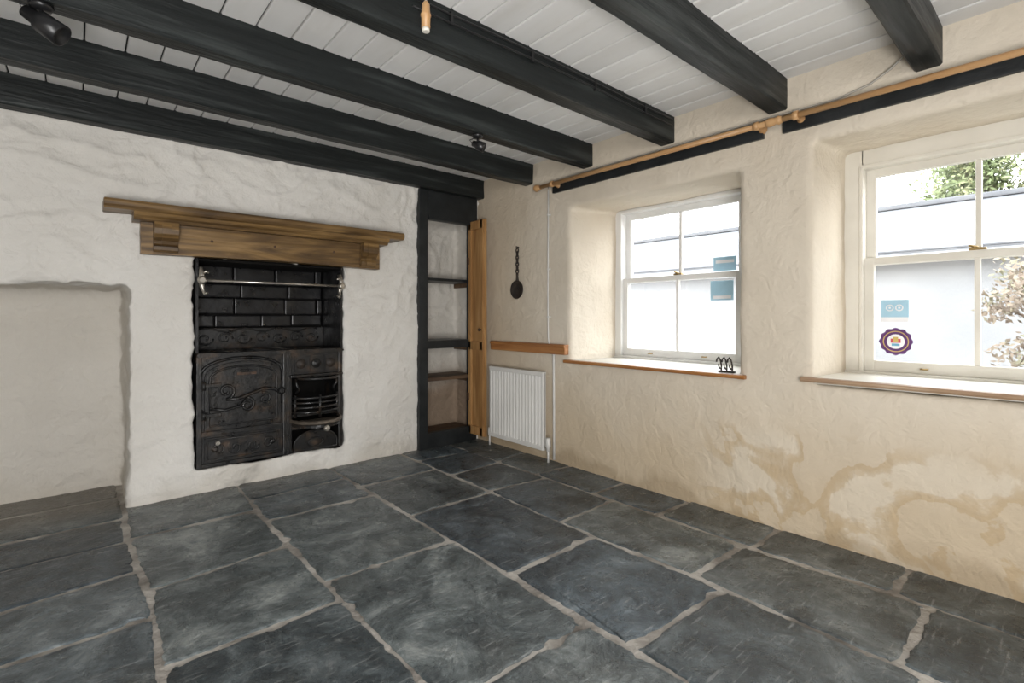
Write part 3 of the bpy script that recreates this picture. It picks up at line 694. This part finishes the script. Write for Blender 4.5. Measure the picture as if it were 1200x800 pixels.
# ------------------------------------------------------------------ exterior
b = MB(); b.box(3.2, 30, -20, 20, -.2, -.1, 'ground'); b.done('yard_ground', False)
b = MB()
b.box(6.2, 11, -2.6, 14, -.1, 1.72, 'render')
b.prism([(6.0, 1.68), (8.6, 2.55), (11.2, 1.68), (11.2, 1.60), (6.0, 1.60)], 'y', -2.9, 14.2, 'roof')
for r in range(9):
    x0 = 6.0 + r * .29; z0 = 1.685 + r * .097
    b.prism([(x0, z0), (x0, z0 + .012), (x0 + .3, z0 + .112), (x0 + .3, z0 + .09)], 'y', -2.9, 14.2, 'roof')
b.box(5.98, 6.08, -2.9, 14.2, 1.60, 1.66, 'render', .01)
b.box(8.45, 8.75, -2.9, 14.2, 2.53, 2.60, 'roof', .02)
b.done('neighbouring_building')
def foliage(name, cen, rad, n, leaf, kl, trunk_base, kb='bark', zs_=1.0, nb=18):
    b = MB(); cen = Vector(cen); il = b.mi(kl)
    b.tube([trunk_base, Vector(trunk_base).lerp(cen, .5) + Vector((.05, .05, 0)), cen], [rad * .10, rad * .07, rad * .03], kb, 8)
    blobs = []
    for i in range(nb):
        d = Vector((random.gauss(0, 1), random.gauss(0, 1), random.gauss(0, 1))).normalized() * rad * random.uniform(.3, .8); d.z *= zs_
        blobs.append((cen + d, rad * random.uniform(.25, .42))); b.tube([cen - Vector((0, 0, rad * .3)), cen + d * .5, cen + d], [rad * .03, rad * .02, rad * .008], kb, 5)
    for i in range(n):
        c, r = random.choice(blobs); d = Vector((random.gauss(0, 1), random.gauss(0, 1), random.gauss(0, 1))).normalized() * r * random.random() ** .4
        p = c + d; u = Vector((random.gauss(0, 1), random.gauss(0, 1), random.gauss(0, 1))).normalized(); v = u.orthogonal().normalized(); s_ = leaf * random.uniform(.6, 1.2)
        f = b.bm.faces.new([b.bm.verts.new(p - u * s_), b.bm.verts.new(p + v * s_ * .5), b.bm.verts.new(p + u * s_), b.bm.verts.new(p - v * s_ * .5)]); f.material_index = il
    b.done(name)
foliage('garden_tree', (13.2, 1.05, 3.15), 1.6, 15000, .06, 'leaf', (13.2, 1.05, -.1), nb=26)
foliage('garden_shrub', (4.9, .16, 1.0), .48, 3600, .026, 'dryleaf', (4.9, .16, -.1), zs_=1.4, nb=24)

# ------------------------------------------------------------------ light
w = bpy.data.worlds.new('overcast_sky'); S.world = w; w.use_nodes = True
nt = w.node_tree; bg = nt.nodes['Background']
tc = nt.nodes.new('ShaderNodeTexCoord'); sp = nt.nodes.new('ShaderNodeSeparateXYZ'); rp = nt.nodes.new('ShaderNodeValToRGB')
nt.links.new(tc.outputs['Generated'], sp.inputs[0]); nt.links.new(sp.outputs['Z'], rp.inputs['Fac'])
ramp_set(rp, [(0, (.97, .98, 1.0)), (.5, (.92, .96, 1.0)), (1, (.84, .92, 1.0))])
nt.links.new(rp.outputs[0], bg.inputs['Color']); bg.inputs['Strength'].default_value = 8.5

def area(name, loc, target, sx, sy, power, col=(1, 1, 1), portal=False):
    l = bpy.data.lights.new(name, 'AREA'); l.shape = 'RECTANGLE'; l.size = sx; l.size_y = sy; l.energy = power; l.color = col
    o = bpy.data.objects.new(name, l); S.collection.objects.link(o); o.location = loc
    d = Vector(target) - Vector(loc); o.rotation_euler = d.to_track_quat('-Z', 'Y').to_euler()
    if portal: l.cycles.is_portal = True
    return o
area('portal_a', (3.25, 1.83, 1.3), (0, 1.83, 1.3), 1.0, 1.2, 1, portal=True)
area('portal_b', (3.25, .32, 1.3), (0, .32, 1.3), 1.05, 1.2, 1, portal=True)
area('added_fill_light', (-.75, -1.15, 1.55), (1.3, 2.6, 1.1), 1.2, .9, 42, (1.0, .985, .97))  # unseen fill light, added behind the camera to brighten the room
area('added_ceiling_fill', (-.35, -.75, .45), (1.5, 2.0, 2.25), .9, .7, 62, (1.0, .985, .975))  # second added fill, aimed upward to lift the ceiling

# ------------------------------------------------------------------ camera
cam = bpy.data.cameras.new('camera'); co = bpy.data.objects.new('camera', cam); S.collection.objects.link(co); S.camera = co
co.location = (0, 0, 1.05); co.rotation_euler = (math.radians(90), 0, math.radians(-40.97))
cam.sensor_width = 36; cam.sensor_fit = 'HORIZONTAL'; cam.lens = 36 * 586 / 1200; cam.shift_y = -28 / 1200
cam.clip_start = .05
